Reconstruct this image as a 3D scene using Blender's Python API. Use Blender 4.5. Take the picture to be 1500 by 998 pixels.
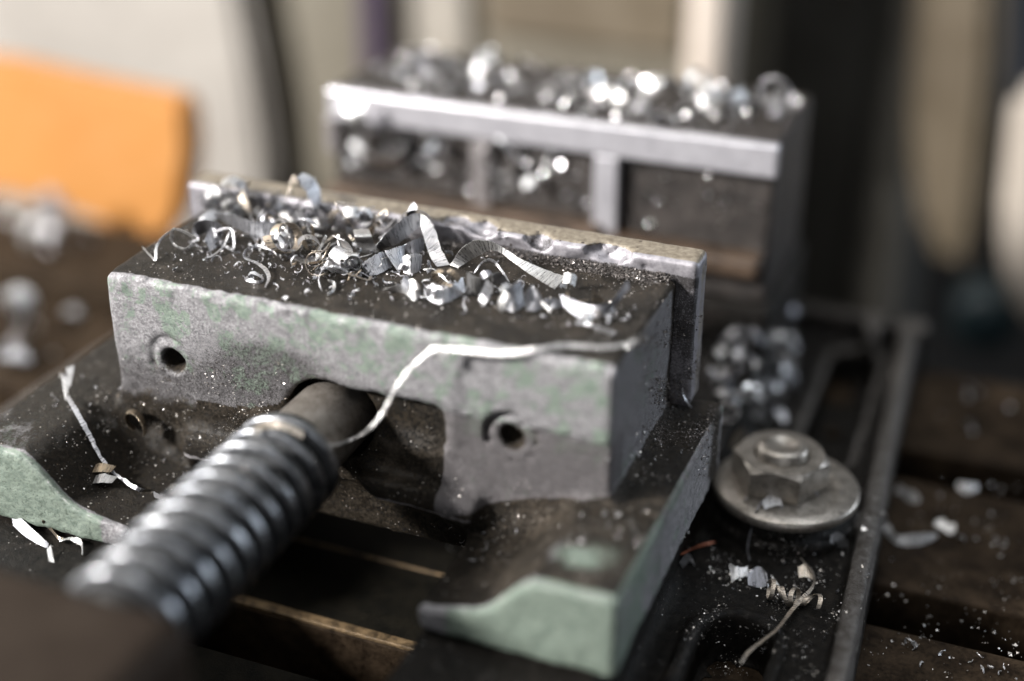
import bpy, math, random
import numpy as np
from mathutils import Vector, Matrix, Euler
from mathutils.bvhtree import BVHTree

random.seed(7); rng = np.random.default_rng(7)
sc = bpy.context.scene
for o in list(bpy.data.objects): bpy.data.objects.remove(o)
MM = 0.001                      # everything below is written in millimetres
col = sc.collection

# ------------------------------------------------------------------ camera
CAM = np.array([144.245, -174.78, 100.682]); YAW, PITCH, FPX = -0.383, 0.484, 2083.0
cam = bpy.data.cameras.new("camera"); co = bpy.data.objects.new("camera", cam); col.objects.link(co)
co.location = CAM * MM; co.rotation_euler = (math.pi/2 - PITCH, 0, -YAW)
cam.sensor_width = 36; cam.lens = 50; cam.clip_start = 0.005; cam.clip_end = 20
cam.dof.use_dof = True; cam.dof.focus_distance = 0.238; cam.dof.aperture_fstop = 3.5; cam.dof.aperture_blades = 9
sc.camera = co

# ------------------------------------------------------------------ light
w = bpy.data.worlds.new("World"); sc.world = w; w.use_nodes = True
w.node_tree.nodes["Background"].inputs[0].default_value = (0.80, 0.86, 1.0, 1)
w.node_tree.nodes["Background"].inputs[1].default_value = 0.035
def area(name, loc, target, size, power, color, size_y=None):
    l = bpy.data.lights.new(name, 'AREA'); l.energy = power; l.color = color; l.size = size*MM
    if size_y: l.shape = 'RECTANGLE'; l.size_y = size_y*MM
    o = bpy.data.objects.new(name, l); col.objects.link(o)
    o.location = Vector(loc)*MM
    o.rotation_euler = (Vector(target)-Vector(loc)).to_track_quat('-Z', 'Y').to_euler()
    return o
area("workshop_window", (-600, -520, 430), (42, 5, -12), 140, 32.0, (1.0, 0.97, 0.94), 140)
area("far_window", (-1900, 500, 700), (40, 20, 0), 2000, 32.0, (1.0, 0.98, 0.95), 1100)
area("added_ceiling_light", (350, 420, 1200), (40, 20, 0), 1300, 7.0, (0.90, 0.95, 1.0), 140)  # added ceiling light that gives the metal something bright to reflect
area("side_window", (1350, 950, 260), (50, -20, -10), 500, 11.0, (0.80, 0.89, 1.0), 420)
area("added_overhead_fill", (-250, -150, 1300), (42, 10, -10), 800, 9.0, (1.0, 0.985, 0.96), 800)  # added soft light from above to brighten upward facets of the shavings
area("added_front_fill", (620, -1500, 520), (42, 10, -10), 900, 4.5, (0.93, 0.96, 1.0), 1100)  # added fill from behind the camera for the front faces
vs = sc.view_settings
vs.view_transform = 'Standard'; vs.look = 'None'; vs.exposure = 0.16; vs.gamma = 1.0; vs.use_curve_mapping = False
sc.cycles.max_bounces = 8

# ------------------------------------------------------------------ rays through the photograph (to find where things lie)
_fw = np.array([math.sin(YAW)*math.cos(PITCH), math.cos(YAW)*math.cos(PITCH), -math.sin(PITCH)])
_rt = np.array([math.cos(YAW), -math.sin(YAW), 0.0]); _up = np.cross(_rt, _fw)
def ray(px, py):
    d = _fw*FPX + _rt*(px-750) + _up*(499-py); return d/np.linalg.norm(d)
def onp(px, py, ax, val):
    d = ray(px, py); return CAM + d*((val-CAM[ax])/d[ax])
def P(px, py, z): return onp(px, py, 2, z)
def Y(px, py, y): return onp(px, py, 1, y)
SURF = []
def hit(px, py):
    d = ray(px, py); best = None
    for b in SURF:
        loc, n, i, dist = b.ray_cast(Vector(CAM), Vector(d))
        if loc is not None and (best is None or dist < best[2]): best = (np.array(loc), np.array(n), dist)
    if best is None: p = P(px, py, -58); return p, np.array([0, 0, 1.])
    return best[0], best[1]
def S(px, py, lift=0.3):
    p, n = hit(px, py); return p + np.array([0, 0, 1.])*lift*0.6 + n*lift*0.4

# ------------------------------------------------------------------ materials
class NT:
    def __init__(s, name):
        s.m = bpy.data.materials.new(name); s.m.use_nodes = True; s.t = s.m.node_tree; s.t.nodes.clear()
        s.out = s.n('ShaderNodeOutputMaterial'); s.b = s.n('ShaderNodeBsdfPrincipled')
        s.t.links.new(s.b.outputs[0], s.out.inputs[0])
        tc = s.n('ShaderNodeTexCoord'); mp = s.n('ShaderNodeMapping'); mp.inputs['Scale'].default_value = (1000,)*3
        s.t.links.new(tc.outputs['Object'], mp.inputs[0]); s.mm = mp.outputs[0]; s.tc = tc
    def n(s, k): return s.t.nodes.new(k)
    def set(s, sock, v):
        if isinstance(v, bpy.types.NodeSocket): s.t.links.new(v, sock)
        elif isinstance(v, (tuple, list)) and len(v) == 3 and sock.type == 'RGBA': sock.default_value = (*v, 1)
        else: sock.default_value = v
    def p(s, **k):
        for a, v in k.items(): s.set(s.b.inputs[a.replace('_', ' ')], v)
        return s
    def noise(s, scale, detail=6, rough=.6, vec=None, dist=0.0):
        n = s.n('ShaderNodeTexNoise'); s.set(n.inputs['Vector'], vec or s.mm)
        n.inputs['Scale'].default_value = scale; n.inputs['Detail'].default_value = detail
        n.inputs['Roughness'].default_value = rough; n.inputs['Distortion'].default_value = dist
        return n.outputs['Fac']
    def voro(s, scale, feature='F1'):
        n = s.n('ShaderNodeTexVoronoi'); s.set(n.inputs['Vector'], s.mm); n.feature = feature
        n.inputs['Scale'].default_value = scale; return n.outputs['Distance']
    def stretch(s, sx, sy, sz):
        m = s.n('ShaderNodeMapping'); m.inputs['Scale'].default_value = (sx, sy, sz); s.t.links.new(s.mm, m.inputs[0]); return m.outputs[0]
    def ma(s, op, a, b=0.0, c=0.0):
        n = s.n('ShaderNodeMath'); n.operation = op
        for i, v in enumerate((a, b, c)): s.set(n.inputs[i], v)
        return n.outputs[0]
    def step(s, v, lo, hi, a=0.0, b=1.0):
        n = s.n('ShaderNodeMapRange'); n.interpolation_type = 'SMOOTHSTEP'
        s.set(n.inputs[0], v)
        for i, x in enumerate((lo, hi, a, b)): s.set(n.inputs[i+1], x)
        return n.outputs[0]
    def mix(s, f, a, b):
        n = s.n('ShaderNodeMix'); n.data_type = 'RGBA'; s.set(n.inputs[0], f); s.set(n.inputs[6], a); s.set(n.inputs[7], b); return n.outputs[2]
    def fmix(s, f, a, b):
        n = s.n('ShaderNodeMix'); s.set(n.inputs[0], f); s.set(n.inputs[2], a); s.set(n.inputs[3], b); return n.outputs[0]
    def attr(s, name):
        n = s.n('ShaderNodeAttribute'); n.attribute_name = name; return n.outputs['Fac']
    def bump(s, h, dist, strength=1.0, prev=None):
        n = s.n('ShaderNodeBump'); s.set(n.inputs['Height'], h); n.inputs['Distance'].default_value = dist*MM
        s.set(n.inputs['Strength'], strength)
        if prev: s.t.links.new(prev, n.inputs['Normal'])
        return n.outputs[0]

def cast_material():
    s = NT('painted_cast_iron')
    n1 = s.noise(.13, 6, .62, dist=.4); n2 = s.noise(.55, 8, .68, vec=s.stretch(1, 1, 1.6)); n3 = s.noise(2.2, 8, .75); n4 = s.noise(6.0, 4, .7)
    paint, grease, bare, pit = [s.attr(a) for a in ('paint', 'grease', 'bare', 'pit')]
    n5 = s.noise(.30, 9, .70, dist=1.2)
    pm = s.ma('ADD', paint, s.ma('ADD', s.ma('ADD', s.ma('MULTIPLY_ADD', n5, 1.7, -.85), s.ma('MULTIPLY_ADD', n1, 1.3, -.65)), s.ma('MULTIPLY_ADD', n3, .55, -.275)))
    pm = s.step(pm, .44, .54)
    grey = s.mix(s.step(n2, .3, .7), (.12, .117, .122), (.25, .243, .25))
    grey = s.mix(s.step(n3, .50, .66), grey, (.37, .36, .37))
    grey = s.mix(s.ma('MULTIPLY', s.step(n3, .50, .38), s.ma('MULTIPLY_ADD', pit, .6, .4)), grey, (.050, .048, .050))
    scr = s.step(s.noise(.5, 5, .8, vec=s.stretch(.35, 1, 3.2), dist=.8), .60, .68)
    grey = s.mix(s.ma('MULTIPLY', scr, .6), grey, (.07, .068, .075))
    green = s.mix(s.step(n2, .35, .7), (.125, .160, .132), (.20, .240, .198))
    green = s.mix(s.step(n3, .47, .38), green, (.075, .095, .075))
    c = s.mix(pm, grey, green)
    film = s.step(s.ma('ADD', s.attr('film'), s.ma('MULTIPLY_ADD', n2, .7, -.35)), .35, .62)
    c = s.mix(s.ma('MULTIPLY', film, .78), c, (.060, .052, .053))
    # black casting pits, denser where the skin of the casting is open
    pt = s.ma('ADD', s.ma('MULTIPLY', s.ma('MINIMUM', pit, 1.2), .155), s.ma('ADD', s.ma('MULTIPLY', n3, .7), s.ma('MULTIPLY', n4, .3)))
    ptm = s.step(pt, .63, .72)
    c = s.mix(ptm, c, (.022, .019, .019))
    # oily swarf film
    g = s.ma('ADD', grease, s.ma('ADD', s.ma('MULTIPLY_ADD', n1, .9, -.45), s.ma('MULTIPLY_ADD', n3, .7, -.35)))
    gm = s.step(g, .38, .68)
    gcol = s.mix(s.step(n3, .42, .64), (.003, .0023, .0016), (.026, .020, .013))
    gcol = s.mix(s.ma('MULTIPLY', s.step(n1, .42, .66, 0, .85), s.ma('SUBTRACT', 1.0, s.attr('blacken'))), gcol, s.mix(s.step(n3, .4, .62), (.020, .016, .012), (.058, .046, .034)))
    vo = s.n('ShaderNodeTexVoronoi'); s.set(vo.inputs['Vector'], s.mm); vo.inputs['Scale'].default_value = 1.5
    sx = s.n('ShaderNodeSeparateColor'); s.t.links.new(vo.outputs['Color'], sx.inputs[0])
    spk = s.ma('MULTIPLY', s.step(s.ma('SUBTRACT', s.ma('MULTIPLY', sx.outputs[1], .26), vo.outputs['Distance']), -.01, .03), s.step(s.ma('ADD', sx.outputs[0], s.ma('MULTIPLY_ADD', n1, 1.2, -.6)), .62, .70))
    gcol = s.mix(spk, gcol, s.mix(sx.outputs[2], (.10, .07, .045), (.50, .48, .46)))  # steel specks in the grease, their glints painted into the colour
    c = s.mix(s.ma('MULTIPLY', gm, .993), c, gcol)
    bm = s.step(s.ma('ADD', bare, s.ma('MULTIPLY_ADD', n2, .8, -.4)), .45, .68)
    c = s.mix(bm, c, s.mix(s.step(n3, .4, .6), (.28, .27, .28), (.46, .44, .45)))
    r = s.fmix(gm, s.fmix(pm, .52, .45), s.step(n3, .3, .7, .36, .62)); r = s.fmix(bm, r, .45)
    s.p(Base_Color=c, Roughness=r, Metallic=s.fmix(bm, s.fmix(gm, .15, 0.0), .7), Specular_IOR_Level=s.fmix(gm, .4, .16))
    h = s.ma('ADD', s.ma('MULTIPLY', n3, 1.1), s.ma('MULTIPLY', n4, .5))
    b1 = s.bump(h, .5, s.fmix(s.ma('MAXIMUM', gm, pit), .5, 1.0))
    b2 = s.bump(ptm, -.12, .8, b1)
    s.p(Normal=b2); return s.m

def steel_plate_material():
    s = NT('worn_hardened_steel')
    n1 = s.noise(.2, 6, .6); n2 = s.noise(.9, 8, .7); n3 = s.noise(3.5, 6, .7)
    top, grease = s.attr('top'), s.attr('grease')
    c = s.mix(s.step(n2, .3, .7), (.17, .163, .178), (.29, .278, .295))
    film = s.mix(s.step(n2, .35, .68), (.115, .095, .07), (.23, .20, .155))
    tm = s.step(s.ma('ADD', top, s.ma('MULTIPLY_ADD', n1, .6, -.3)), .4, .6)
    c = s.mix(tm, c, film)
    c = s.mix(s.step(s.voro(.45), .16, .10), c, (.04, .03, .025))
    g = s.step(s.ma('ADD', grease, s.ma('ADD', s.ma('MULTIPLY_ADD', n3, 1.0, -.5), s.ma('MULTIPLY_ADD', n1, .6, -.3))), .42, .62)
    gc = s.mix(s.step(n3, .45, .7), (.012, .010, .010), (.07, .065, .07))
    c = s.mix(g, c, gc)
    s.p(Base_Color=c, Metallic=s.fmix(g, s.fmix(tm, .55, .15), 0.0), Roughness=s.fmix(g, s.step(n2, .3, .7, .46, .60), .6))
    s.p(Normal=s.bump(s.ma('ADD', n3, s.ma('MULTIPLY', n2, .6)), .12, s.fmix(g, .35, 1.0))); return s.m

def base_material():
    s = NT('oily_black_iron')
    n1 = s.noise(.1, 6, .6); n2 = s.noise(.7, 8, .7); n3 = s.noise(3.0, 6, .75)
    bare = s.attr('bare')
    c = s.mix(s.step(n2, .35, .7), (.003, .0026, .0022), (.013, .011, .009))
    c = s.mix(s.step(n1, .58, .75), c, (.022, .018, .015))
    vo = s.n('ShaderNodeTexVoronoi'); s.set(vo.inputs['Vector'], s.mm); vo.inputs['Scale'].default_value = 1.5
    sx = s.n('ShaderNodeSeparateColor'); s.t.links.new(vo.outputs['Color'], sx.inputs[0])
    spk = s.ma('MULTIPLY', s.step(s.ma('SUBTRACT', s.ma('MULTIPLY', sx.outputs[1], .24), vo.outputs['Distance']), -.01, .03), s.step(s.ma('ADD', sx.outputs[0], s.ma('MULTIPLY_ADD', n1, 1.4, -.7)), .72, .80))
    c = s.mix(spk, c, s.mix(sx.outputs[2], (.08, .06, .045), (.40, .39, .38)))  # pale specks paint the sparkle of the oily iron into its colour
    bm = s.step(s.ma('ADD', bare, s.ma('MULTIPLY_ADD', n2, .9, -.45)), .42, .75)
    c = s.mix(bm, c, s.mix(s.step(n2, .35, .7), (.055, .048, .042), (.125, .118, .112)))
    s.p(Base_Color=c, Metallic=s.ma('MULTIPLY', bm, .5), Specular_IOR_Level=.12, Roughness=s.step(n3, .3, .7, .30, .60))
    s.p(Normal=s.bump(s.ma('ADD', n3, n2), .35, .7)); return s.m

def plain(name, c1, c2, rough=.5, metal=0.0, sc1=.3, bumpd=.15, spec=None):
    s = NT(name); n1 = s.noise(sc1, 8, .65); n2 = s.noise(sc1*8, 6, .7)
    f = s.step(s.ma('ADD', s.ma('MULTIPLY', n1, .7), s.ma('MULTIPLY', n2, .3)), .32, .68)
    s.p(Base_Color=s.mix(f, c1, c2), Roughness=s.step(n2, .3, .7, max(rough-.1, .05), rough+.12), Metallic=metal, Specular_IOR_Level=.5 if spec is None else spec)
    if bumpd: s.p(Normal=s.bump(n2, bumpd, .5))
    return s.m

def chip_material(name, cols, rough):
    s = NT(name)
    uv = s.n('ShaderNodeUVMap'); mp = s.n('ShaderNodeMapping'); s.t.links.new(uv.outputs[0], mp.inputs[0])
    mp.inputs['Scale'].default_value = (3.2, .35, 1)           # u runs along the shaving in mm: lines lie across it
    l1 = s.noise(1.0, 5, .75, vec=mp.outputs[0])
    mp2 = s.n('ShaderNodeMapping'); s.t.links.new(uv.outputs[0], mp2.inputs[0]); mp2.inputs['Scale'].default_value = (.35, 5, 1)
    l2 = s.noise(1.0, 4, .7, vec=mp2.outputs[0])
    oi = s.n('ShaderNodeObjectInfo')
    big = s.noise(.35, 4, .6)
    k = s.step(s.ma('ADD', s.ma('MULTIPLY', oi.outputs['Random'], .6), s.ma('MULTIPLY', big, .5)), .35, .75)
    c = s.mix(k, cols[0], cols[1]); c = s.mix(s.step(l1, .38, .60), s.mix(.6, c, (.11, .11, .115)), c)
    s.p(Base_Color=c, Metallic=.9, Roughness=s.ma('ADD', s.step(l1, .3, .7, rough-.10, rough+.16), 0.0))
    s.p(Normal=s.bump(s.ma('ADD', l1, s.ma('MULTIPLY', l2, .6)), .12, .9)); return s.m

def screw_material():
    s = NT('oiled_thread_steel'); n1 = s.noise(.35, 6, .65); n2 = s.noise(1.6, 6, .7)
    g = s.step(s.ma('ADD', s.attr('groove'), s.ma('MULTIPLY_ADD', n2, .5, -.25)), .35, .75)
    c = s.mix(s.step(n1, .35, .65), (.10, .105, .115), (.28, .287, .30))
    s.p(Base_Color=s.mix(g, c, (.006, .006, .006)), Metallic=s.fmix(g, .95, 0.0), Roughness=s.fmix(g, s.step(n2, .3, .7, .26, .42), .6), Specular_IOR_Level=.2)
    s.p(Normal=s.bump(n2, .06, .5)); return s.m
M = dict(
    glint=plain('bright_facet_steel', (.70, .70, .72), (.84, .83, .82), .27, 1.0, .5, 0),
    cast=cast_material(), plate=steel_plate_material(), base=base_material(),
    silver=chip_material('bright_steel_shaving', ((.46, .46, .485), (.68, .67, .66)), .31),
    grey=chip_material('dull_steel_shaving', ((.30, .30, .325), (.52, .51, .50)), .33),
    straw=chip_material('straw_tinted_shaving', ((.38, .30, .205), (.56, .49, .41)), .30),
    litbronze=plain('lit_bronze_edge', (.03, .02, .01), (.22, .15, .08), .45, .3, .5, .3),
    bedshade=plain('painted_bed_shade', (.003, .003, .0025), (.008, .007, .005), .5, 0, .3, .2, .08),
    copper=plain('rusty_wire', (.30, .09, .05), (.42, .16, .09), .4, .3, 1.0, 0),
    screw=screw_material(),
    shaft=plain('smooth_oiled_steel', (.10, .085, .07), (.22, .20, .18), .34, .6, .3, .10),
    nut=plain('greasy_nut_steel', (.15, .135, .115), (.36, .33, .295), .33, .65, .5, .06),
    table=plain('brown_oiled_iron', (.006, .004, .0025), (.036, .025, .016), .55, .0, .16, .3, .04),
    bracket=plain('brown_bracket_paint', (.017, .012, .009), (.027, .020, .015), .6, 0, .05, .1, .06),
    fixed=plain('dirty_jaw_iron', (.006, .005, .0045), (.050, .042, .038), .42, .1, .30, .8, .25),
    strip=plain('ground_jaw_steel', (.42, .41, .44), (.56, .55, .58), .34, .6, .25, .1),
    rib=plain('oily_jaw_rib', (.10, .09, .088), (.27, .25, .25), .4, .4, .35, .3),
    ledge=plain('rusty_ledge_iron', (.022, .014, .009), (.085, .056, .037), .5, .1, .22, .5, .3),
    orange=plain('orange_plastic', (.31, .135, .034), (.35, .157, .041), .5, 0, .02, 0),
    cream=plain('cream_painted_metal', (.215, .198, .178), (.285, .265, .24), .5, 0, .012, 0),
    olive=plain('olive_grey_paint', (.10, .088, .066), (.16, .145, .112), .55, 0, .01, 0),
    darkgrey=plain('dark_grey_paint', (.030, .027, .022), (.052, .049, .041), .5, 0, .012, 0),
    beige=plain('beige_paint', (.08, .062, .04), (.118, .094, .063), .5, 0, .012, 0),
    panel=plain('pale_cabinet_panel', (.22, .20, .17), (.29, .265, .23), .5, 0, .012, 0),
    drawer=plain('brown_drawer_paint', (.10, .082, .062), (.15, .125, .098), .5, 0, .012, 0),
    purple=plain('dark_purple_rubber', (.022, .012, .035), (.035, .02, .05), .5, 0, .02, 0),
    pale=plain('pale_pipe_paint', (.50, .43, .37), (.58, .52, .46), .4, 0, .02, 0),
    lever=plain('cream_lever_paint', (.33, .29, .25), (.40, .36, .31), .4, 0, .02, 0),
    teal=plain('teal_plastic', (.006, .016, .020), (.009, .024, .030), .4, 0, .02, 0),
    black=plain('black_floor', (.006, .006, .006), (.012, .011, .010), .7, 0, .01, 0),
    dust=plain('steel_crumbs', (.30, .27, .24), (.62, .60, .58), .30, .8, .6, 0),
    dustdark=plain('oily_crumbs', (.02, .017, .015), (.19, .17, .16), .32, .4, .6, 0),
)

# ------------------------------------------------------------------ object helpers
def tag(o, label=None, cat=None, group=None, kind=None):
    for k, v in (('label', label), ('category', cat), ('group', group), ('kind', kind)):
        if v: o[k] = v
    return o
def link(name, me, mat, parent=None):
    o = bpy.data.objects.new(name, me); col.objects.link(o)
    if mat and not me.materials: me.materials.append(mat)
    if parent: o.parent = parent
    return o
def mesh(name, V, F, smooth=True, attrs=None):
    me = bpy.data.meshes.new(name)
    V = np.asarray(V, dtype=np.float64)*MM; F = np.asarray(F)
    me.vertices.add(len(V)); me.vertices.foreach_set('co', V.ravel())
    k = F.shape[1]; me.loops.add(F.size); me.polygons.add(len(F))
    me.loops.foreach_set('vertex_index', F.ravel().astype(np.int32))
    me.polygons.foreach_set('loop_start', np.arange(0, F.size, k, dtype=np.int32))
    me.polygons.foreach_set('use_smooth', np.full(len(F), smooth))
    me.update(calc_edges=True)
    for a, v in (attrs or {}).items():
        at = me.attributes.new(a, 'FLOAT', 'POINT'); at.data.foreach_set('value', np.asarray(v, dtype=np.float32))
    return me
def empty(name, loc=(0, 0, 0)):
    o = bpy.data.objects.new(name, None); col.objects.link(o); o.location = Vector(loc)*MM; o.empty_display_size = .01; return o
def keep(o, parent):            # parent without moving (parents sit at the world origin or are unrotated)
    o.parent = parent; o.matrix_parent_inverse = Matrix.Translation(-parent.location)
    return o

import bmesh
def boxes(name, lst, mat, parent=None, bevel=.6, seg=2):
    """one mesh of bevelled boxes given as (x0,x1,y0,y1,z0,z1)"""
    bm = bmesh.new()
    for x0, x1, y0, y1, z0, z1 in lst:
        vs_ = [bm.verts.new((x*MM, y*MM, z*MM)) for x in (x0, x1) for y in (y0, y1) for z in (z0, z1)]
        for q in ((0, 1, 3, 2), (4, 6, 7, 5), (0, 4, 5, 1), (2, 3, 7, 6), (0, 2, 6, 4), (1, 5, 7, 3)):
            bm.faces.new([vs_[i] for i in q])
    if bevel: bmesh.ops.bevel(bm, geom=bm.edges[:], offset=bevel*MM, segments=seg, affect='EDGES', profile=.5)
    me = bpy.data.meshes.new(name); bm.to_mesh(me); bm.free()
    me.polygons.foreach_set('use_smooth', np.full(len(me.polygons), False))
    o = link(name, me, mat)
    if parent: keep(o, parent)
    return o
def lathe(name, prof, centre, mat, axis='z', n=48, smooth=True, parent=None):
    prof = np.array(prof, float); a = np.linspace(0, 2*math.pi, n, endpoint=False)
    V = np.zeros((len(prof), n, 3)); V[..., 0] = prof[:, :1]*np.cos(a); V[..., 1] = prof[:, :1]*np.sin(a); V[..., 2] = prof[:, 1:2]
    if axis == 'y': V = np.stack([V[..., 0], V[..., 2], -V[..., 1]], -1)
    V = V.reshape(-1, 3) + np.array(centre)
    F = [(i*n+j, i*n+(j+1) % n, (i+1)*n+(j+1) % n, (i+1)*n+j) for i in range(len(prof)-1) for j in range(n)]
    o = link(name, mesh(name, V, F, smooth), mat)
    if parent: keep(o, parent)
    return o
def prism(name, pts2, y0, y1, mat, parent=None, bevel=3.0):
    """outline in the x-z plane, given real depth from y0 to y1"""
    bm = bmesh.new(); f = bm.faces.new([bm.verts.new((x*MM, y0*MM, z*MM)) for x, z in pts2])
    r = bmesh.ops.extrude_face_region(bm, geom=[f])
    for v in [g for g in r['geom'] if isinstance(g, bmesh.types.BMVert)]: v.co.y = y1*MM
    bmesh.ops.recalc_face_normals(bm, faces=bm.faces[:])
    bmesh.ops.bevel(bm, geom=bm.edges[:], offset=bevel*MM, segments=2, affect='EDGES')
    me = bpy.data.meshes.new(name); bm.to_mesh(me); bm.free(); o = link(name, me, mat)
    if parent: keep(o, parent)
    return o

# ------------------------------------------------------------------ solid modelling on a grid (distance fields + surface nets)
def lattice_noise(X, Yy, Z, scale, seed):
    r = np.random.default_rng(seed); n = 32; L = r.random((n, n, n)).astype(np.float32)
    def ax(c):
        t = c*scale+1000.0; i = np.floor(t).astype(np.int32); f = (t-i).astype(np.float32); f = f*f*(3-2*f); return i % n, (i+1) % n, f
    x0, x1, fx = ax(X); y0, y1, fy = ax(Yy); z0, z1, fz = ax(Z)
    def lz(a, b): return L[a, b, z0]*(1-fz)+L[a, b, z1]*fz
    return ((lz(x0, y0)*(1-fx)+lz(x1, y0)*fx)*(1-fy)+(lz(x0, y1)*(1-fx)+lz(x1, y1)*fx)*fy)*2-1
def grid(lo, hi, h):
    ax = [np.arange(a, b+h, h, dtype=np.float32) for a, b in zip(lo, hi)]
    return np.meshgrid(*ax, indexing='ij')
def sbox(X, Yy, Z, x0, x1, y0, y1, z0, z1, r=0.0):
    dx = np.abs(X-(x0+x1)/2)-(x1-x0)/2+r; dy = np.abs(Yy-(y0+y1)/2)-(y1-y0)/2+r; dz = np.abs(Z-(z0+z1)/2)-(z1-z0)/2+r
    return np.sqrt(np.maximum(dx, 0)**2+np.maximum(dy, 0)**2+np.maximum(dz, 0)**2)+np.minimum(np.maximum(dx, np.maximum(dy, dz)), 0)-r
def smin(a, b, k):
    h = np.clip(.5+.5*(b-a)/k, 0, 1); return b*(1-h)+a*h-k*h*(1-h)
def smax(a, b, k): return -smin(-a, -b, k)
def cyl_y(X, Z, cx, cz, r): return np.hypot(X-cx, Z-cz)-r
def capsule2(X, Yy, ax_, ay, bx, by, r):
    ux, uy = bx-ax_, by-ay; t = np.clip(((X-ax_)*ux+(Yy-ay)*uy)/(ux*ux+uy*uy), 0, 1)
    return np.hypot(X-ax_-t*ux, Yy-ay-t*uy)-r
def nets(f, lo, h):
    ins = f < 0; nx, ny, nz = f.shape
    act = np.zeros((nx-1, ny-1, nz-1), bool); cnt = np.zeros_like(act, dtype=np.int8)
    for d in range(8):
        a, b, c = d & 1, d >> 1 & 1, d >> 2 & 1; cnt += ins[a:nx-1+a, b:ny-1+b, c:nz-1+c]
    act = (cnt > 0) & (cnt < 8); I = np.argwhere(act); idx = -np.ones(act.shape, np.int64); idx[act] = np.arange(len(I))
    acc = np.zeros((len(I), 3)); num = np.zeros(len(I))
    cor = [np.array((d & 1, d >> 1 & 1, d >> 2 & 1)) for d in range(8)]
    val = [f[I[:, 0]+c[0], I[:, 1]+c[1], I[:, 2]+c[2]] for c in cor]
    for a in range(8):
        for bit in (1, 2, 4):
            if a & bit: continue
            b = a | bit; va, vb = val[a], val[b]; m = (va < 0) != (vb < 0)
            t = np.where(m, va/np.where(m, va-vb, 1), 0)[:, None]
            acc += np.where(m[:, None], cor[a]+t*(cor[b]-cor[a]), 0); num += m
    V = (acc/num[:, None]+I)*h+np.array(lo); F = []
    for ax in range(3):
        u, v = (ax+1) % 3, (ax+2) % 3
        s0 = [slice(1, -1)]*3; s0[ax] = slice(0, -1); s1 = list(s0); s1[ax] = slice(1, None)
        A, B = ins[tuple(s0)], ins[tuple(s1)]; E = np.argwhere(A != B)
        fl = A[tuple(E.T)]; off = np.ones(3, int); off[ax] = 0; E = E+off
        def q(du, dv):
            C = E.copy(); C[:, u] -= du; C[:, v] -= dv; return idx[C[:, 0], C[:, 1], C[:, 2]]
        Q = np.stack([q(1, 1), q(0, 1), q(0, 0), q(1, 0)], 1); Q[~fl] = Q[~fl][:, ::-1]; F.append(Q)
    F = np.concatenate(F); return V, F[(F >= 0).all(1)]
def add_surf(V, F): SURF.append(BVHTree.FromPolygons([tuple(v) for v in V], [tuple(f) for f in F]))
def ss(x, a, b): t = np.clip((x-a)/(b-a), 0, 1); return t*t*(3-2*t)

# ================================================================== THE SETTING
strips = []
ys = [-170, -67, -18, 30.5, 79.5, 128]
for i in range(5):
    y0 = ys[i]+(12 if i else 0); strips.append((-420, 420, y0, ys[i+1], -86, -58))
strips.append((-420, 420, -170, 128, -110, -86.004))
tb = boxes('machine_table', strips, M['table'], bevel=.8); tag(tb, kind='structure')
fl = boxes('floor', [(-3000, 3000, -2500, 3000, -905, -900)], M['black'], bevel=0); tag(fl, kind='structure')
sp = boxes('bed_shade', [(15.2, 66.8, -5.2, 29.8, -57.99, -57.8), (15.2, 66.8, -54, -18.6, -57.99, -57.8)], M['bedshade'], bevel=0); sp.parent = tb  # near-black sheet that paints in the shade between the rails
for y0, y1, z1 in ((-5.9, -3.9, -57.6), (14.4, 14.9, -57.4)):
    lp = boxes('lit_edge_strip', [(15.5, 66.5, y0, y1, -58.4, z1)], M['litbronze'], bevel=.2); lp.parent = tb  # bronze strips paint in the light caught by worn edges
# table for the rays
add_surf(np.array([(-420, -170, -58), (420, -170, -58), (420, 128, -58), (-420, 128, -58)]), [(0, 1, 2, 3)])

# ================================================================== THE VISE
vise = empty('machine_vise', (41, 30, -58))
tag(vise, 'old green painted machine vise with greasy jaws, covered in steel shavings', 'vise')

SX, SZ = 41.0, -20.0            # axis of the screw
# --- movable jaw casting
h = .5; lo = (-21, -25, -43); X, Yy, Z = grid(lo, (103, 41, 2.5), h)
N1 = lattice_noise(X, Yy, Z, .16, 3); N2 = lattice_noise(X, Yy, Z, .55, 4); N3 = lattice_noise(X, Yy, Z, 1.25, 5)
block = sbox(X, Yy, Z, 0, 90, 0, 33, -31, 0, 1.0)
# lower face set back a little under a straight step on the right-hand part
cut = sbox(X, Yy, Z, 55, 100, -5, .45, -40, -13.1, .2); block = smax(block, -cut, .4)
rec = smax(smax(np.abs(X-44)-17.5, Z+13.4+np.clip(41-X, 0, 30)*1.1, 3.0), Yy-3.0, 1.2); block = smax(block, -rec, 2.5)
def profile(X):                 # height of the flange top across its width, mirrored about the screw
    d = np.abs(X-SX)
    return -34.2+ss(d, 27, 36)*1.6+ss(d, 34.5, 46)*8.3+ss(d, 46, 58)*.1
top = profile(X)
flange = smax(smax(Z-top, np.abs(X-SX)-57.5, 1.4), smax(np.abs(Yy-8)-30, -38.3-Z, .8), 1.0)
flange = smax(flange, 26.2-np.abs(X-SX), 1.0)
bridge = smin(sbox(X, Yy, Z, 14, 68, 1.5, 33, -31, -22, 2.0), sbox(X, Yy, Z, 14, 68.5, -3.6, 8, -31, -27.2, 1.6), 2.5)
bridge = smax(bridge, -smax(cyl_y(X, Z, SX, -37, 11.0), Yy-1.5, .5), 1.5)
body = sbox(X, Yy, Z, 13, 69, 3, 33, -41.5, -28, 1.0); bridge = np.minimum(bridge, body)
kk = 7.5-4.6*ss(X, 74, 86); f = smin(block, flange, kk); f = smin(f, bridge, 4.0)
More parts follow.
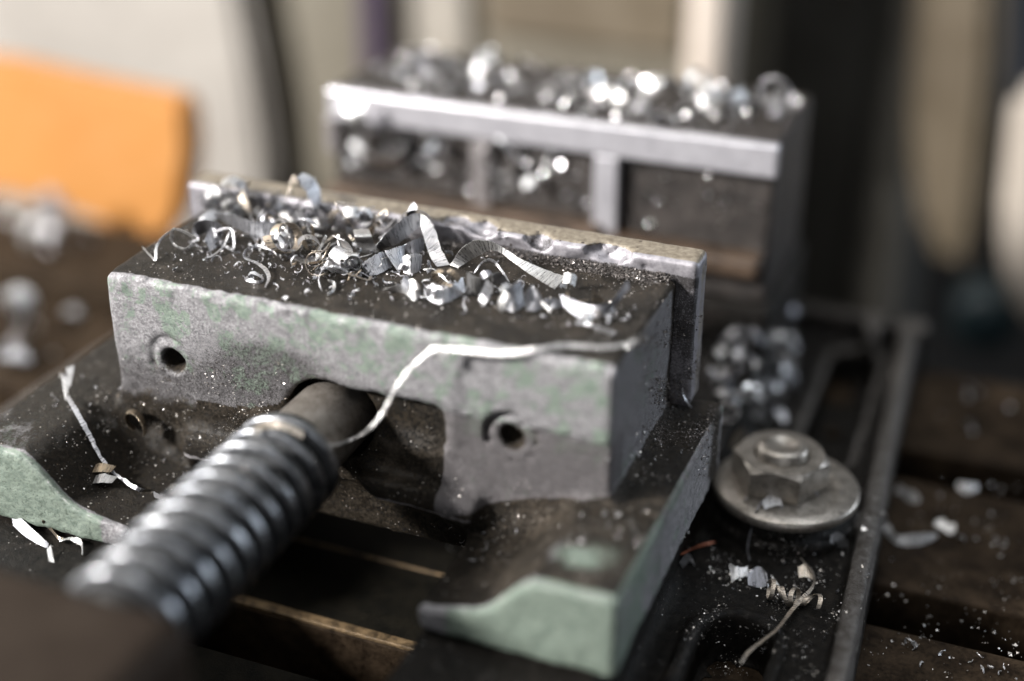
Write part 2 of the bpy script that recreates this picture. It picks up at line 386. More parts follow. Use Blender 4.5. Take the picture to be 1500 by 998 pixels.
f = np.where(Z > -4, np.minimum(f, block), f)
hole = smax(cyl_y(X, Z, SX, SZ, 7.7), Yy-12, .3); f = smax(f, -hole, .6)
for hx, hz in ((11.8, -14.6), (73.5, -15.8)):
    rr = np.hypot(X-hx, Z-hz); yy = np.where(hx > 50, 1.0, 0.0)
    ang = np.arctan2(Z-hz, X-hx); am = .03+.97*ss(np.cos(ang-2.5), -.3, .8)
    f = smax(f, -(np.hypot(rr-4.2+.25*N2, Yy-yy)-.62*am-.12*N3), .45)
    f = smax(f, -smax(rr-2.2+.16*np.clip(Yy, -2, 8)+.45*N2+.3*N3, Yy-3.6-1.6*N2, .3), .8)
edge = np.exp(-((Yy)**2+(Z)**2)/3.0)
f = f+edge*(.35*N2+.25*N3+.12)+.10*N1+np.where(Z < -12, .13, .04)*N3+.06*N2
# nick in the front top edge
f = smax(f, -(np.sqrt((X-31.5)**2+((Yy+.5)*1.0)**2+((Z+.2)*1.3)**2)-1.6), .5)
V, F = nets(f, lo, h); x, y, z = V.T
d = np.abs(x-SX)
def nz(s, k): return lattice_noise(x, y, z, s, k)
front = ss(-y, -1.8, -.6)
grease = np.zeros(len(V)); ontop = ss(z, -.9, -.35)
grease = np.maximum(grease, ontop*1.0*ss(y, .3, 2.2))
flat = ss(-z, 19, 25)*ss(y, -21.6, -19.5)
left = x < SX
grease = np.maximum(grease, np.where(left, ss(-z, 16, 27), np.where((y < .8) & (x < 90.3), ss(-z-(29.5-(np.clip(x, 62, 90)-62)*.30), 0, 2.5), ss(-z, 21.5, 23.5)))*ss(y, -21.4, -20)*(.95-np.where(x < SX, .16*ss(d, 43, 49)*ss(-y, 0, 12), .50*np.exp(-((x-91)/7)**2-((y+13)/5.5)**2))))
grease *= 1-.75*ss(x, 97.6, 98.1)*ss(y, -21.6, -20); grease = np.maximum(grease, .24*(y < -21.3))
grease = np.maximum(grease, np.where((z < -31) & (d < 29) & (y > -20), 1.3, 0))
grease = np.maximum(grease, np.where((x > 28) & (x < 62) & (y > 1.2) & (y < 8) & (z < -10), 1.1, 0))
grease = np.maximum(grease, np.where((x > 16) & (x < 61.8) & (z < -21+8*np.exp(-((x-SX)/9)**2)) & (y < 8), .85, 0))
grease = np.maximum(grease, 0)
grease = np.maximum(grease, ss(x, 89.0, 89.7)*ss(z, -30, -1)*(y > .8)*0.40)
cr = np.exp(-((y-33)/4.5)**2)*ss(x, 88, 90)*.75
grease = np.maximum(grease, cr)
for hx, hz in ((11.8, -14.6), (73.5, -15.8)):
    rr = np.hypot(x-hx, z-hz); grease = np.maximum(grease, (np.exp(-((rr-4.2)/.7)**2)*.5+np.exp(-(rr/2.6)**4)*1.0)*(y < 9))
paint = .40*front*(1-.35*ss(-z, 14, 20))+np.where(y < -21.2, .70, 0)+np.where((x > 97.5), .16, 0)+np.where((d > 46) & (z > -26), .25, 0)+.45*np.exp(-((x-91)/8)**2-((y+13)/6)**2)*(z < -23)+.12*ss(x, 88.5, 89.8)*np.exp(-((y-10)/8)**2)
paint -= .35*np.exp(-((x-90)/1.8)**2)*(y < 1.5)*(y > -3); paint = np.where((y < -21) & (d < 31), .1, paint)
bare = .50*np.exp(-((y/.9)**2+((z+.5)/1.0)**2)/1.4)+.35*np.exp(-(((x-90)/.8)**2+(y/.8)**2))*(z > -20)
bare += .45*np.exp(-(((x-90)/1.1)**2+((z)/1.1)**2))*(y > -1)
bare += np.where(y < -20, .55*np.exp(-((z-profile(x)+.25)/.5)**2)*np.exp(-((y+21.7)/.7)**2), 0)
bare += .8*np.exp(-(((d-57.5)/.8)**2+((z-profile(x))/.9)**2))*ss(y, -22, 40)*.6
bare += .8*np.exp(-(((z+30.5)/.9)**2+((y+3)/1.2)**2))*(d < 27)*(d > 6)
pit = 1.5*np.exp(-((x-31)/12)**2)*ss(-z, 4, 11)*(y < 6)*(y > -3)+np.where((y < 6) & (y > -3), ss(-z, 10, 19)*(1-ss(x, 55, 62)*.6)*(x > -1), 0)+.25*ss(-z, 4, 12)*front+np.where((x > 89), .12, 0)
film = np.where((z < -13.3) & (x > 60.5) & (x < 90.5) & (y < 6) & (y > -12), .62, 0)+.5*ss(x, 89.2, 89.8)*(y > .6)*(z > -26)
blacken = np.maximum((x > 27) & (x < 62) & (y > 1.6) & (z < -10), np.maximum((z < -31) & (d < 29) & (y > -20), (x < 38)*(z < -22)*.8))  # blackens the screw recess, the underside and the left flange
at = dict(blacken=blacken, film=film, paint=paint, grease=grease, bare=bare, pit=pit)
jaw = link('movable_jaw', mesh('movable_jaw', V, F, True, at), M['cast']); keep(jaw, vise); add_surf(V, F)
# --- its steel plate
h = .45; lo = (-6.5, 31.8, -25); X, Yy, Z = grid(lo, (94.8, 41.2, 5.2), h)
N1 = lattice_noise(X, Yy, Z, .3, 13); N2 = lattice_noise(X, Yy, Z, .8, 14); N3 = lattice_noise(X, Yy, Z, 1.4, 15)
f = sbox(X, Yy, Z, -5.2, 93.4, 33.0, 39.8, -24, 3.5, 1.0)
for (cx, cy, cz, rx, ry, rz, nn) in ((77.8, 32.6, 3.6, 4.4, 3.4, 3.4, 1.0), (65.3, 32.9, 3.6, 3.2, 2.5, 2.6, .8), (71, 32.6, 3.7, 3.0, 1.2, .9, .4),
                                     (54.5, 34.0, 3.6, 4.2, 3.2, 1.6, 1.0), (49, 35.5, 3.7, 3.0, 2.6, 1.3, .8), (84.5, 32.8, 1.2, .9, .7, .9, .3),
                                     (76, 32.7, -.6, 6.5, 1.0, 2.6, .3), (60, 32.7, .6, 5.0, .9, 1.9, .3)):
    e = (np.sqrt(((X-cx)/rx)**2+((Yy-cy)/ry)**2+((Z-cz)/rz)**2)-1)*min(rx, ry, rz)
    f = smax(f, -(e+.55*nn*N2+.35*nn*N1+.3*nn*N3), .12)
f = f+.07*N1+.04*N2
V, F = nets(f, lo, h); x, y, z = V.T
gr = np.where((y < 34.2), ss(-z, -.6, .6)*ss(x, 60, 80)*.55+np.exp(-((z-.2)/1.0)**2)*.75*ss(x, 40, 60), 0)
gr = np.maximum(gr, .42*(z > 3)*(1-ss(x, 48, 62)))
gr = np.maximum(gr, np.where((y < 34) & (x > 88.5), ss(-z, -1.5, .5)*.40, 0))
for cx, cy, cz, rx, ry in ((77.8, 32.6, 3.4, 4.5, 3.5), (65.3, 32.9, 3.4, 3.3, 2.6)):
    gr = np.maximum(gr, .78*np.exp(-(((x-cx)/rx)**2+((y-cy)/ry)**2+((z-cz)/3.0)**2)**3)*(y > 33.25))
topm = ss(z, 2.9, 3.3)*ss(y, 33.4, 34.2)+.5*ss(x, 92.9, 93.3)*(1-ss(z, 1.5, 3))*ss(y, 34.5, 36.5)
pl = link('jaw_plate', mesh('jaw_plate', V, F, True, dict(top=topm, grease=gr)), M['plate'], jaw); add_surf(V, F)
pl['label'] = 'steel jaw plate with two chipped hollows in its upper edge'

# --- base with clamping ears
h = .8; lo = (-50, -72, -59.5); X, Yy, Z = grid(lo, (133, 136, -27), h)
N1 = lattice_noise(X, Yy, Z, .12, 23); N2 = lattice_noise(X, Yy, Z, .6, 24)
D = np.abs(X-SX)
rail = smax(np.abs(D-41)-14.5, smax(np.abs(Yy-15)-85, np.maximum(Z+38.9, -58-Z), .8), .8)
outer = 87.9-(Yy-5)*.0535
ear = smax(smax(D-outer, np.abs(Yy-34)-94, 9.0), np.maximum(Z+50, -58-Z), .6); ear = smax(ear, 40-D, .5)
rim = smax(np.abs(D-outer+1.8)-1.7, np.maximum(smax(np.abs(Yy-34)-91, Z+46.3, 1.2), -58-Z), 1.0)
rim2 = smax(np.abs(D-outer+9.5)-1.3, np.maximum(smax(np.abs(Yy-98)-26, Z+45.6, 1.2), -58-Z), 1.0)
endw = smax(np.abs(Yy-124)-3.0, np.maximum(smax(np.abs(D-64)-20, Z+45.0, 1.2), -58-Z), 1.0)
f = smin(smin(rail, ear, 2.5), smin(rim, smin(rim2, endw, 2), 1.5), 2.0)
bossx = 68.6
rb = np.hypot(D-bossx, Yy-44.2)
f = smin(f, smax(rb-13.2, np.maximum(Z+46.6, -58-Z), .8), 1.5); f = smin(f, smax(rb-11.2, np.maximum(Z+44.3, -58-Z), .6), .8)
slot1 = capsule2(D, Yy, 71.0, 70, 70.3, 111, 5.0); slot2 = capsule2(D, Yy, 69.0, 6.5, 70.5, -60, 5.8)
lip = smax(np.abs(slot2-1.2)-1.4, np.maximum(Z+48.6, -58-Z), .8); f = smin(f, lip, 1.2)
f = smax(f, -np.maximum(slot1, -57.2-Z), 1.2); f = smax(f, -np.maximum(slot2, -57.2-Z), 1.2)
f = smin(f, sbox(X, Yy, Z, -8, 96, 84, 122, -57.8, -28, 1.2), 2.0)
f = f+.12*N1+.10*N2
V, F = nets(f, lo, h); x, y, z = V.T; D = np.abs(x-SX); outer = 87.9-(y-5)*.0535
bare = .95*np.exp(-((D-outer+1.3)/2.6)**4)*ss(z, -53, -48)+.7*np.exp(-((capsule2(D, y, 71.0, 70, 70.3, 111, 5.0)-.9)/1.6)**2)*(z > -51.5)+.8*np.exp(-((D-outer+9.5)/1.6)**2)*np.exp(-((z+45.6)/1.5)**2)*ss(y, 40, 75)+.5*np.exp(-((z+45.3)/1.2)**2)*(D > 45)*ss(y, 45, 75)
bare += .45*np.exp(-((z+49)/1.0)**2)*np.exp(-(((capsule2(D, y, 69.0, 6.5, 70.5, -60, 5.8))-.6)/1.0)**2)
bare += 0+.25*(z > -39.6)+.45*np.exp(-((rb_:=np.hypot(D-bossx, y-44.2))-13)**2/1.0)*(z > -48)
base = link('vise_base', mesh('vise_base', V, F, True, dict(bare=bare)), M['base']); keep(base, vise); add_surf(V, F)

# --- screw: smooth neck and trapezoidal thread
lathe('screw_neck', [(0, 12), (6.5, 12), (6.55, 0), (6.6, -9), (6.6, -14)], (SX, 0, SZ), M['shaft'], 'y', 64, parent=vise)
pitch, R0, dep = 4.2, 8.8, 2.7; nt, per = 72, 22
y_end, y_beg = -55.5, -9.4; y_end = -60.0; turns = (y_beg-y_end)/pitch; nr = int(turns*per)
s = np.linspace(y_beg, y_end, nr+1); th = np.linspace(0, 2*math.pi, nt, endpoint=False)
SS, TH = np.meshgrid(s, th, indexing='ij')
ph = (SS/pitch+TH/(2*math.pi)) % 1.0; tri = np.abs(ph-.5)*2
prof = ss(tri, .36, .74); r = R0-dep*(1-prof)
fade = ss(-(SS-y_beg), .0, 2.2); r = r*fade+(1-fade)*(6.4+.9*fade)
r = r+.05*np.sin(TH*3+SS)+.04*np.sin(TH*7-SS*1.7); r = r*ss(SS-y_end, .5, 3)+4.6*(1-ss(SS-y_end, .5, 3))
Vt = np.stack([SX+r*np.cos(TH), SS, SZ+r*np.sin(TH)], -1).reshape(-1, 3)
i, j = np.meshgrid(np.arange(nr), np.arange(nt), indexing='ij'); a = i*nt+j; b = i*nt+(j+1) % nt
Ft = np.stack([a, b, b+nt, a+nt], -1).reshape(-1, 4)
scr = link('spindle_screw', mesh('spindle_screw', Vt, Ft, True, dict(groove=np.maximum(1-prof*fade, 1-ss(SS-y_end, 1.5, 4)).ravel())), M['screw']); keep(scr, vise); add_surf(Vt, Ft)
# --- bracket the screw runs into, widened out of view to shade the bed
brk = boxes('spindle_bracket', [(-40, 53.5, -115, -56.5, -58, -13.6)], M['bracket'], vise, bevel=4.0, seg=4)
brk.data.polygons.foreach_set('use_smooth', np.full(len(brk.data.polygons), True))

# --- fixed jaw
fj = boxes('fixed_jaw', [(-4.5, 94.2, 88, 122, -57, 5.6)], M['fixed'], vise, bevel=1.0)
st = boxes('jaw_plate', [(-3.6, 94.8, 85, 88.01, -.4, 6.2)], M['strip'], None, bevel=.5); st.parent = fj; st.matrix_parent_inverse = Matrix.Translation(-vise.location).to_4x4() if False else Matrix.Identity(4)
for x0, wd in ((29.6, 4.4), (57.4, 5.2), (-5.4, 3.0)):
    rb_o = boxes('rib', [(x0, x0+wd, 85.4+(x0 < 50)*.9, 88.4, -18 if x0 > 0 else -9, -.6)], M['strip' if x0 > 50 else 'rib'], None, bevel=.5); rb_o.parent = fj
lg = boxes('ledge', [(-4.6, 60, 83, 88.3, -22, -15.5), (60.2, 93.4, 82.4, 88.3, -21.5, -17)], M['ledge'], None, bevel=1.2); lg.parent = fj
add_surf(np.array([(-4, 88, 5.8), (95, 88, 5.8), (95, 122, 5.8), (-4, 122, 5.8)]), [(0, 1, 2, 3)])
add_surf(np.array([(-4, 88, -14), (95, 88, -14), (95, 88, 0), (-4, 88, 0)]), [(0, 1, 2, 3)])

# ================================================================== CLAMPING BOLT on the right ear
NX, NY = 109.6, 44.2
bolt = empty('clamping_bolt', (NX, NY, -44.3)); tag(bolt, 'greasy hex nut on a round washer and stud clamping the vise ear to the table', 'bolt')
R = 13.1
lathe('washer', [(5.4, -44.15), (R-.5, -44.15), (R, -43.8), (R, -42.6), (R-.45, -42.15), (5.4, -42.05), (5.4, -44.15)], (NX, NY, 0), M['nut'], 'z', 96, parent=bolt)
def hexnut():
    bm = bmesh.new(); n = 96; Rc, zb, zt = 8.8, -42.0, -36.5; af = Rc*math.cos(math.pi/6); a0 = math.radians(-116)
    rings = []
    def ring(fn, z):
        vs_ = []
        for k in range(n):
            t = 2*math.pi*k/n; u = ((t+math.pi/6) % (math.pi/3))-math.pi/6
            rh = af/math.cos(((t) % (math.pi/3))-math.pi/6); r_, z_ = fn(rh, z)
            vs_.append(bm.verts.new(((NX-1.5+r_*math.cos(t+a0))*MM, (NY+1.0+r_*math.sin(t+a0))*MM, z_*MM)))
        return vs_
    cz = lambda rh: max(0, rh-7.7)*.62
    for fn, z in ((lambda rh, z: (rh, z), zb), (lambda rh, z: (rh, z-cz(rh)), zt-.25), (lambda rh, z: (min(rh, 7.6), z), zt), (lambda rh, z: (5.2, z), zt), (lambda rh, z: (4.7, z-.5), zt), (lambda rh, z: (4.7, z), zb)):
        rings.append(ring(fn, z))
    for A, B in zip(rings, rings[1:]):
        for k in range(n): bm.faces.new((A[k], A[(k+1) % n], B[(k+1) % n], B[k]))
    bmesh.ops.recalc_face_normals(bm, faces=bm.faces[:])
    me = bpy.data.meshes.new('hex_nut'); bm.to_mesh(me); bm.free(); o = link('hex_nut', me, M['nut']); keep(o, bolt)
hexnut()
lathe('stud', [(4.55, -57), (4.55, -35.4), (4.1, -34.8), (2.6, -34.6), (2.2, -35.0), (0, -35.1)], (NX-1.5, NY+1.0, 0), M['nut'], 'z', 48, parent=bolt)
a = np.linspace(0, 2*math.pi, 40, endpoint=False)
add_surf(np.concatenate([np.stack([NX+R*np.cos(a), NY+R*np.sin(a), 0*a-42.1], -1), [(NX, NY, -42.1)]]), [(k, (k+1) % 40, 40) for k in range(40)])

# ================================================================== BACKGROUND (all far out of focus)
def out(pts, y): return [(p[0], p[2]) for p in (Y(a, b, y) for a, b in pts)]
o = prism('orange_guard', out([(-150, 80), (0, 92), (120, 120), (268, 150), (276, 220), (262, 320), (225, 372), (190, 360), (130, 322), (60, 298), (0, 286), (-150, 282)][::-1], 142), 142, 152, M['orange'], bevel=2)
tag(o, 'bright orange guard with a curved lower edge, blurred behind the table on the left', 'guard')
o = prism('cream_housing', out([(-260, -260), (300, -260), (352, 0), (378, 140), (392, 260), (396, 420), (-260, 420)][::-1], 250), 250, 261, M['cream'], bevel=4)
tag(o, 'pale cream machine housing with a slanted right edge, blurred behind the orange guard', 'housing')
o = boxes('workshop_cabinet', [(-480, Y(1080, 100, 268)[0], 268, 328, -900, 480)], M['olive'], bevel=8)
tag(o, 'olive grey cabinet wall, blurred far behind the fixed jaw', 'cabinet')
for nm, xa, xb, ya, yb, m_ in (('door_panel', 585, 690, -300, 420, 'panel'), ('drawer_front', 705, 1000, -300, 82, 'beige'), ('drawer_front', 705, 1000, 96, 420, 'drawer')):
    a_, b_ = Y(xa, ya, 263), Y(xb, yb, 263); q_ = boxes(nm, [(a_[0], b_[0], 262.5, 268.5, b_[2], a_[2])], M[m_], bevel=1.5); q_.parent = o
c = Y(552, 40, 256); o = lathe('purple_hose', [(4.8, -400), (5.3, -30), (5.6, 40), (5.8, 260)], (c[0], 256, c[2]), M['purple'], 'z', 24)
tag(o, 'dark purple hose hanging upright behind the left end of the fixed jaw', 'hose')
c = Y(1042, 60, 250); o = lathe('pale_pipe', [(0, -26), (6, -26), (7.2, -23), (7.2, 360)], (c[0], 250, c[2]), M['pale'], 'z', 32)
tag(o, 'pale cream upright pipe behind the right half of the fixed jaw', 'pipe')
c0 = Y(1085, 100, 340); c1 = Y(1350, 100, 340)
o = empty('machine_column', ((c0[0]+c1[0])/2, 340, -200)); tag(o, 'dark grey machine column rising behind the right end of the vise', 'machine column')
boxes('body', [(c0[0], c1[0]-14, 340, 440, -400, 420)], M['darkgrey'], o, bevel=6)
boxes('slide_way', [(c1[0]-13.8, c1[0]+2, 330, 420, -400, 420)], M['darkgrey'], o, bevel=3)
o = prism('beige_casting', out([(1345, -200), (1470, -200), (1462, 100), (1440, 330), (1425, 395), (1390, 400), (1350, 350), (1330, 200)][::-1], 300), 300, 330, M['beige'], bevel=5)
tag(o, 'beige machine casting with a rounded lower end beside the dark column', 'machine casting')
o = prism('cream_lever', out([(1478, 150), (1560, 120), (1580, 500), (1520, 500), (1470, 430), (1460, 330)][::-1], 230), 230, 250, M['lever'], bevel=4)
tag(o, 'light cream lever cut off by the right side of the picture', 'lever')
c = Y(1442, 462, 240); o = lathe('teal_knob', [(0, -11), (7, -10), (10, -5), (10, 5), (7, 10), (0, 11)], tuple(c), M['teal'], 'z', 24)
tag(o, 'small teal knob beside the cream lever', 'knob')

# ================================================================== SHAVINGS
def catmull(pts, n):
    pts = np.asarray(pts, float); m = len(pts)
    if m < 3: t = np.linspace(0, 1, n)[:, None]; return pts[0]*(1-t)+pts[-1]*t
    Pp = np.vstack([2*pts[0]-pts[1], pts, 2*pts[-1]-pts[-2]]); t = np.linspace(0, m-1-1e-6, n); i = t.astype(int); u = (t-i)[:, None]
    a, b, c, d = Pp[i], Pp[i+1], Pp[i+2], Pp[i+3]
    return .5*((2*b)+(c-a)*u+(2*a-5*b+4*c-d)*u**2+(3*b-a-3*c+d)*u**3)
def strip_mesh(name, A, B, thick=.12, jag=.0, seed=0):
    """closed thin band between two edge curves"""
    r = np.random.default_rng(seed); n = len(A); Wv = B-A
    if jag:
        k = np.repeat(r.random(n//2+1), 2)[:n]*.6+r.random(n)*.4; A = A+Wv*(jag*k)[:, None]; B = B-Wv*(jag*.35*r.random(n))[:, None]
    T = np.gradient((A+B)/2, axis=0); Nn = np.cross(T, B-A); Nn /= np.linalg.norm(Nn, axis=1)[:, None]+1e-9
    mid = (A+B)/2+Nn*np.linalg.norm(B-A, axis=1)[:, None]*.025         # slightly dished
    o = Nn*thick/2
    ring = np.stack([A+o*.4, mid+o, B+o*.4, B-o*.4, mid-o, A-o*.4], 1)
    V = ring.reshape(-1, 3); F = []
    for i in range(n-1):
        for j in range(6): F.append((i*6+j, i*6+(j+1) % 6, i*6+6+(j+1) % 6, i*6+6+j))
    for b_ in (0, (n-1)*6): F.append((b_, b_+1, b_+4, b_+5)); F.append((b_+1, b_+2, b_+3, b_+4))
    me = mesh(name, V, F, True); me.set_sharp_from_angle(angle=math.radians(38))
    L = np.concatenate([[0], np.cumsum(np.linalg.norm(np.diff((A+B)/2, axis=0), axis=1))])
    wd = np.linalg.norm(B-A, axis=1)
    uvv = np.zeros((n*6, 2)); uvv[:, 0] = np.repeat(L, 6)+seed % 17
    uvv[:, 1] = (np.array([0, .5, 1, 1, .5, 0])[None]*wd[:, None]).ravel()
    uv = me.uv_layers.new(name='UVMap'); li = np.empty(len(me.loops), np.int32); me.loops.foreach_get('vertex_index', li)
    uv.data.foreach_set('uv', uvv[li].ravel())
    return me
SEED = [100]
def recentre(me):
    n = len(me.vertices); c = np.empty(n*3); me.vertices.foreach_get('co', c); c = c.reshape(-1, 3)
    k = np.array([c[:, 0].mean(), c[:, 1].mean(), c[:, 2].min()]); me.vertices.foreach_set('co', (c-k).ravel()); me.update(); return k
def shaving(label, me, mat, group=None, name='metal_shaving'):
    k = recentre(me); o = link(name, me, M[mat]); o.location = k; tag(o, label, 'metal shaving', group); return o
def band(label, A, B, mat='silver', thick=.14, jag=.12, n=44, name='metal_shaving'):
    SEED[0] += 1
    return shaving(label, strip_mesh(name, catmull(A, n), catmull(B, n), thick, jag, SEED[0]), mat, name=name)
def wire(label, pts, wd=.55, mat='silver', jag=.25, n=60, twist=1.5, thick=.18, name='metal_shaving', taper=True):
    SEED[0] += 1; r = np.random.default_rng(SEED[0])
    C = catmull(pts, n); T = np.gradient(C, axis=0); T /= np.linalg.norm(T, axis=1)[:, None]+1e-9
    up = np.array([.2, -.75, .6]); S1 = np.cross(T, up); S1 /= np.linalg.norm(S1, axis=1)[:, None]+1e-9; S2 = np.cross(T, S1)
    a = np.sin(np.linspace(0, twist*3, n)+r.random()*6)*.6*twist
    Wd = S1*np.cos(a)[:, None]+S2*np.sin(a)[:, None]
    tp = np.minimum(1, np.minimum(np.linspace(0, 1, n), np.linspace(1, 0, n))*8+.35) if taper else 1
    hw = (wd*.42*(1+.25*np.sin(np.linspace(0, 9, n)+r.random()*6))*tp)[:, None]
    return shaving(label, strip_mesh(name, C-Wd*hw, C+Wd*hw, thick, jag, SEED[0]), mat, name=name)
def q(lst): return [P(*t) for t in lst]

# -- the ones that can be told apart on the jaw top: (pixel x, pixel y, height above the jaw)
band('wide ribbon shaving leaning left from the peak of the arch on the jaw', q([(549, 361, 2.2), (572, 334, 4.6), (598, 315, 6.2), (617, 311, 6.6)]), q([(557, 366, 0), (582, 358, 1.4), (604, 341, 3.2), (618, 331, 4.2)]), 'silver', jag=.08)
band('bent ribbon shaving coming down right from the peak of the arch', q([(616, 312, 6.6), (631, 322, 5.6), (641, 344, 4.0), (650, 368, 2.0), (660, 388, .2)]), q([(616, 331, 4.4), (619, 343, 3.8), (624, 360, 2.6), (630, 377, 1.1), (640, 391, 0)]), 'grey')
band('short upright tip of shaving behind the peak of the arch', q([(592, 322, 4.2), (600, 302, 6.2), (607, 296, 7)]), q([(598, 326, 4.0), (608, 316, 5.2), (612, 304, 6.4)]), 'grey')
band('small half pipe shaving with bright middle left of the arch', q([(516, 337, 3.6), (518, 346, 3.6), (521, 357, 1.8), (528, 370, 0)]), q([(541, 336, 3.6), (545, 346, 3.6), (548, 356, 1.8), (556, 370, 0)]), 'silver', jag=.1)
band('scoop shaped shaving lying below the arch', q([(529, 386, 1.6), (545, 374, 2.6), (560, 368, 2.9), (577, 376, 1.4)]), q([(544, 404, 0), (556, 402, .1), (569, 394, .4), (580, 381, .8)]), 'silver')
band('twisted pointed shaving under the middle of the arch', q([(562, 367, 3.0), (580, 361, 3.4), (595, 357, 3.7)]), q([(586, 402, 0), (588, 392, .4), (592, 378, 1.2)]), 'silver')
band('short tube shaving standing under the right side of the arch', q([(589, 374, 2.8), (600, 371, 3.1), (612, 370, 3.1), (619, 373, 2.6)]), q([(591, 400, 0), (600, 403, 0), (610, 400, 0), (617, 394, .2)]), 'silver')
band('pale dished shaving lying inside the arch', q([(593, 358, 2.2), (606, 350, 3.0), (620, 348, 3.0)]), q([(596, 371, .6), (608, 372, .5), (622, 366, .8)]), 'grey')
band('long S shaped ribbon shaving ending in a flat square tip right of the arch', q([(658, 388, .3), (674, 365, 3.2), (692, 352, 5.0), (715, 352, 5.2), (735, 361, 4.2), (760, 377, 2.8), (790, 391, 1.5), (829, 405, .6)]), q([(671, 393, 0), (690, 381, .8), (705, 373, 2.0), (718, 367, 3.0), (734, 371, 3.0), (751, 384, 2.0), (776, 402, 1.0), (812, 424, .15)]), 'silver', n=80, jag=.10)
band('large leaf shaped shaving with ribbed side at the left of the heap', q([(312, 311, 4.2), (338, 312, 5.0), (372, 322, 4.6), (400, 322, 4.2), (420, 336, 2.6)]), q([(318, 319, 2.4), (346, 335, 2.0), (372, 348, 1.4), (396, 354, .9), (420, 352, .5)]), 'silver', jag=.22, n=60)
band('round cup shaped shaving at the left end of the heap', q([(281, 340, 1.0), (284, 328, 3.6), (297, 322, 4.8), (314, 324, 4.8), (328, 334, 3.2)]), q([(288, 354, .2), (294, 345, .8), (303, 341, 1.3), (314, 347, 1.0), (322, 356, .4)]), 'grey', jag=.05)
band('bright inner curl inside the cup shaped shaving', q([(300, 350, 1.8), (310, 330, 3.4), (318, 338, 3.0)]), q([(308, 368, 0), (316, 364, .1), (322, 358, .2)]), 'silver', jag=.05)
band('smile shaped silver shaving near the right end of the jaw top', q([(820, 431, 2.2), (842, 438, 2.0), (870, 447, 1.8), (893, 443, 2.4), (908, 424, 3.8), (919, 410, 5.0)]), q([(825, 449, .6), (846, 465, 0), (870, 468, 0), (890, 457, .6), (908, 440, 2.2), (923, 422, 3.8)]), 'grey')
band('upright curled shaving at the left of the front cluster', q([(684, 397, 4.6), (697, 405, 4.0), (708, 408, 3.4), (721, 398, 4.6)]), q([(683, 431, 0), (697, 433, 0), (710, 426, .3), (723, 432, 0)]), 'silver')
band('slanted wedge shaving beside the upright curl', q([(700, 440, .3), (706, 424, 2.2), (712, 408, 4.0)]), q([(708, 450, 0), (718, 436, 1.0), (722, 420, 2.8)]), 'silver')
band('dull triangular shaving in the middle of the front cluster', q([(742, 424, 3.6), (754, 414, 4.2), (763, 408, 4.6)]), q([(740, 456, 0), (755, 458, 0), (769, 448, .2)]), 'grey', jag=.08)
band('pale cone shaped shaving at the right of the front cluster', q([(768, 432, 2.8), (779, 417, 3.8), (790, 430, 3.0)]), q([(770, 456, 0), (783, 457, 0), (798, 452, 0)]), 'silver', jag=.1)
band('small bright flake between the front cluster and the smile shaped shaving', q([(797, 437, 1.4), (810, 436, 1.6), (823, 440, 1.2)]), q([(797, 452, 0), (810, 453, 0), (824, 450, 0)]), 'silver')
band('pointed beak shaped shaving in front of the arch', q([(560, 424, .9), (590, 415, 1.8), (603, 408, 2.6), (613, 417, 2.6)]), q([(574, 427, .1), (594, 431, .1), (607, 441, 0), (619, 431, .2)]), 'grey', jag=.05)
band('crumpled shaving between the beak and the front cluster', q([(620, 419, 1.8), (636, 414, 2.4), (655, 420, 2.2), (678, 404, 2.4)]), q([(623, 437, 0), (640, 446, 0), (656, 443, 0), (682, 431, .1)]), 'silver', jag=.2)
band('small straw coloured triangle shaving behind the smile shaped shaving', q([(866, 445, .4), (868, 420, 3.4)]), q([(885, 442, .2), (871, 423, 3.0)]), 'straw', n=14)
wire('thick twisted stub of shaving in front of the smile shaped shaving', q([(840, 474, .7), (856, 473, .8), (872, 479, .7), (888, 485, .7), (902, 488, .5)]), 1.0, 'silver', .3)
wire('short stalk hanging below the smile shaped shaving', q([(899, 452, 1.5), (893, 462, .9), (890, 474, .2)]), .7, 'silver', n=24)
wire('kinked wire shaving at the far left of the heap', q([(209, 362, .6), (222, 376, .2), (228, 380, .3), (229, 362, 1.5), (240, 346, 3.0), (258, 336, 3.8), (274, 342, 3.0), (289, 353, 1.5)]), .6)
wire('hook of shaving hanging from the leaf shaped shaving', q([(342, 333, 3.6), (335, 344, 2.6), (328, 360, 1.3), (314, 373, .4), (300, 379, .2)]), .6)
wire('tall loop of wire shaving in the middle of the left heap', q([(432, 364, .3), (425, 346, 2.6), (424, 331, 4.6), (438, 322, 5.6), (452, 322, 5.6), (466, 331, 4.6)]), .7)
wire('straw coloured strip slanting inside the tall loop', q([(433, 333, 4.2), (441, 348, 2.6), (452, 366, .3)]), .9, 'straw', n=24)
wire('straw coloured post standing under the tall loop', q([(457, 330, 4.4), (459, 346, 2.4), (460, 363, .3)]), .8, 'straw', n=24)
wire('S curved wire shaving at the front of the left heap', q([(432, 367, 1.6), (400, 366, 2.1), (376, 360, 2.7), (361, 367, 2.2), (359, 378, 1.3), (376, 385, 1.0), (389, 395, .8), (394, 408, .5), (388, 422, .2)]), .8, n=80)
wire('open ring of shaving in front of the S curved wire', q([(364, 404, .4), (372, 400, .8), (385, 408, .3), (380, 414, .2), (364, 411, .2), (362, 405, .3)]), .8)
wire('thin hoop of shaving at the front edge of the heap', q([(471, 426, .1), (467, 408, 1.2), (474, 394, 2.3), (490, 390, 2.7), (506, 396, 2.0), (509, 401, 1.4), (502, 403, 1.0)]), .45)
wire('crescent shaped shaving beside the thin hoop', q([(481, 411, 1.0), (489, 415, .7), (488, 426, .4), (480, 432, .2)]), .8)
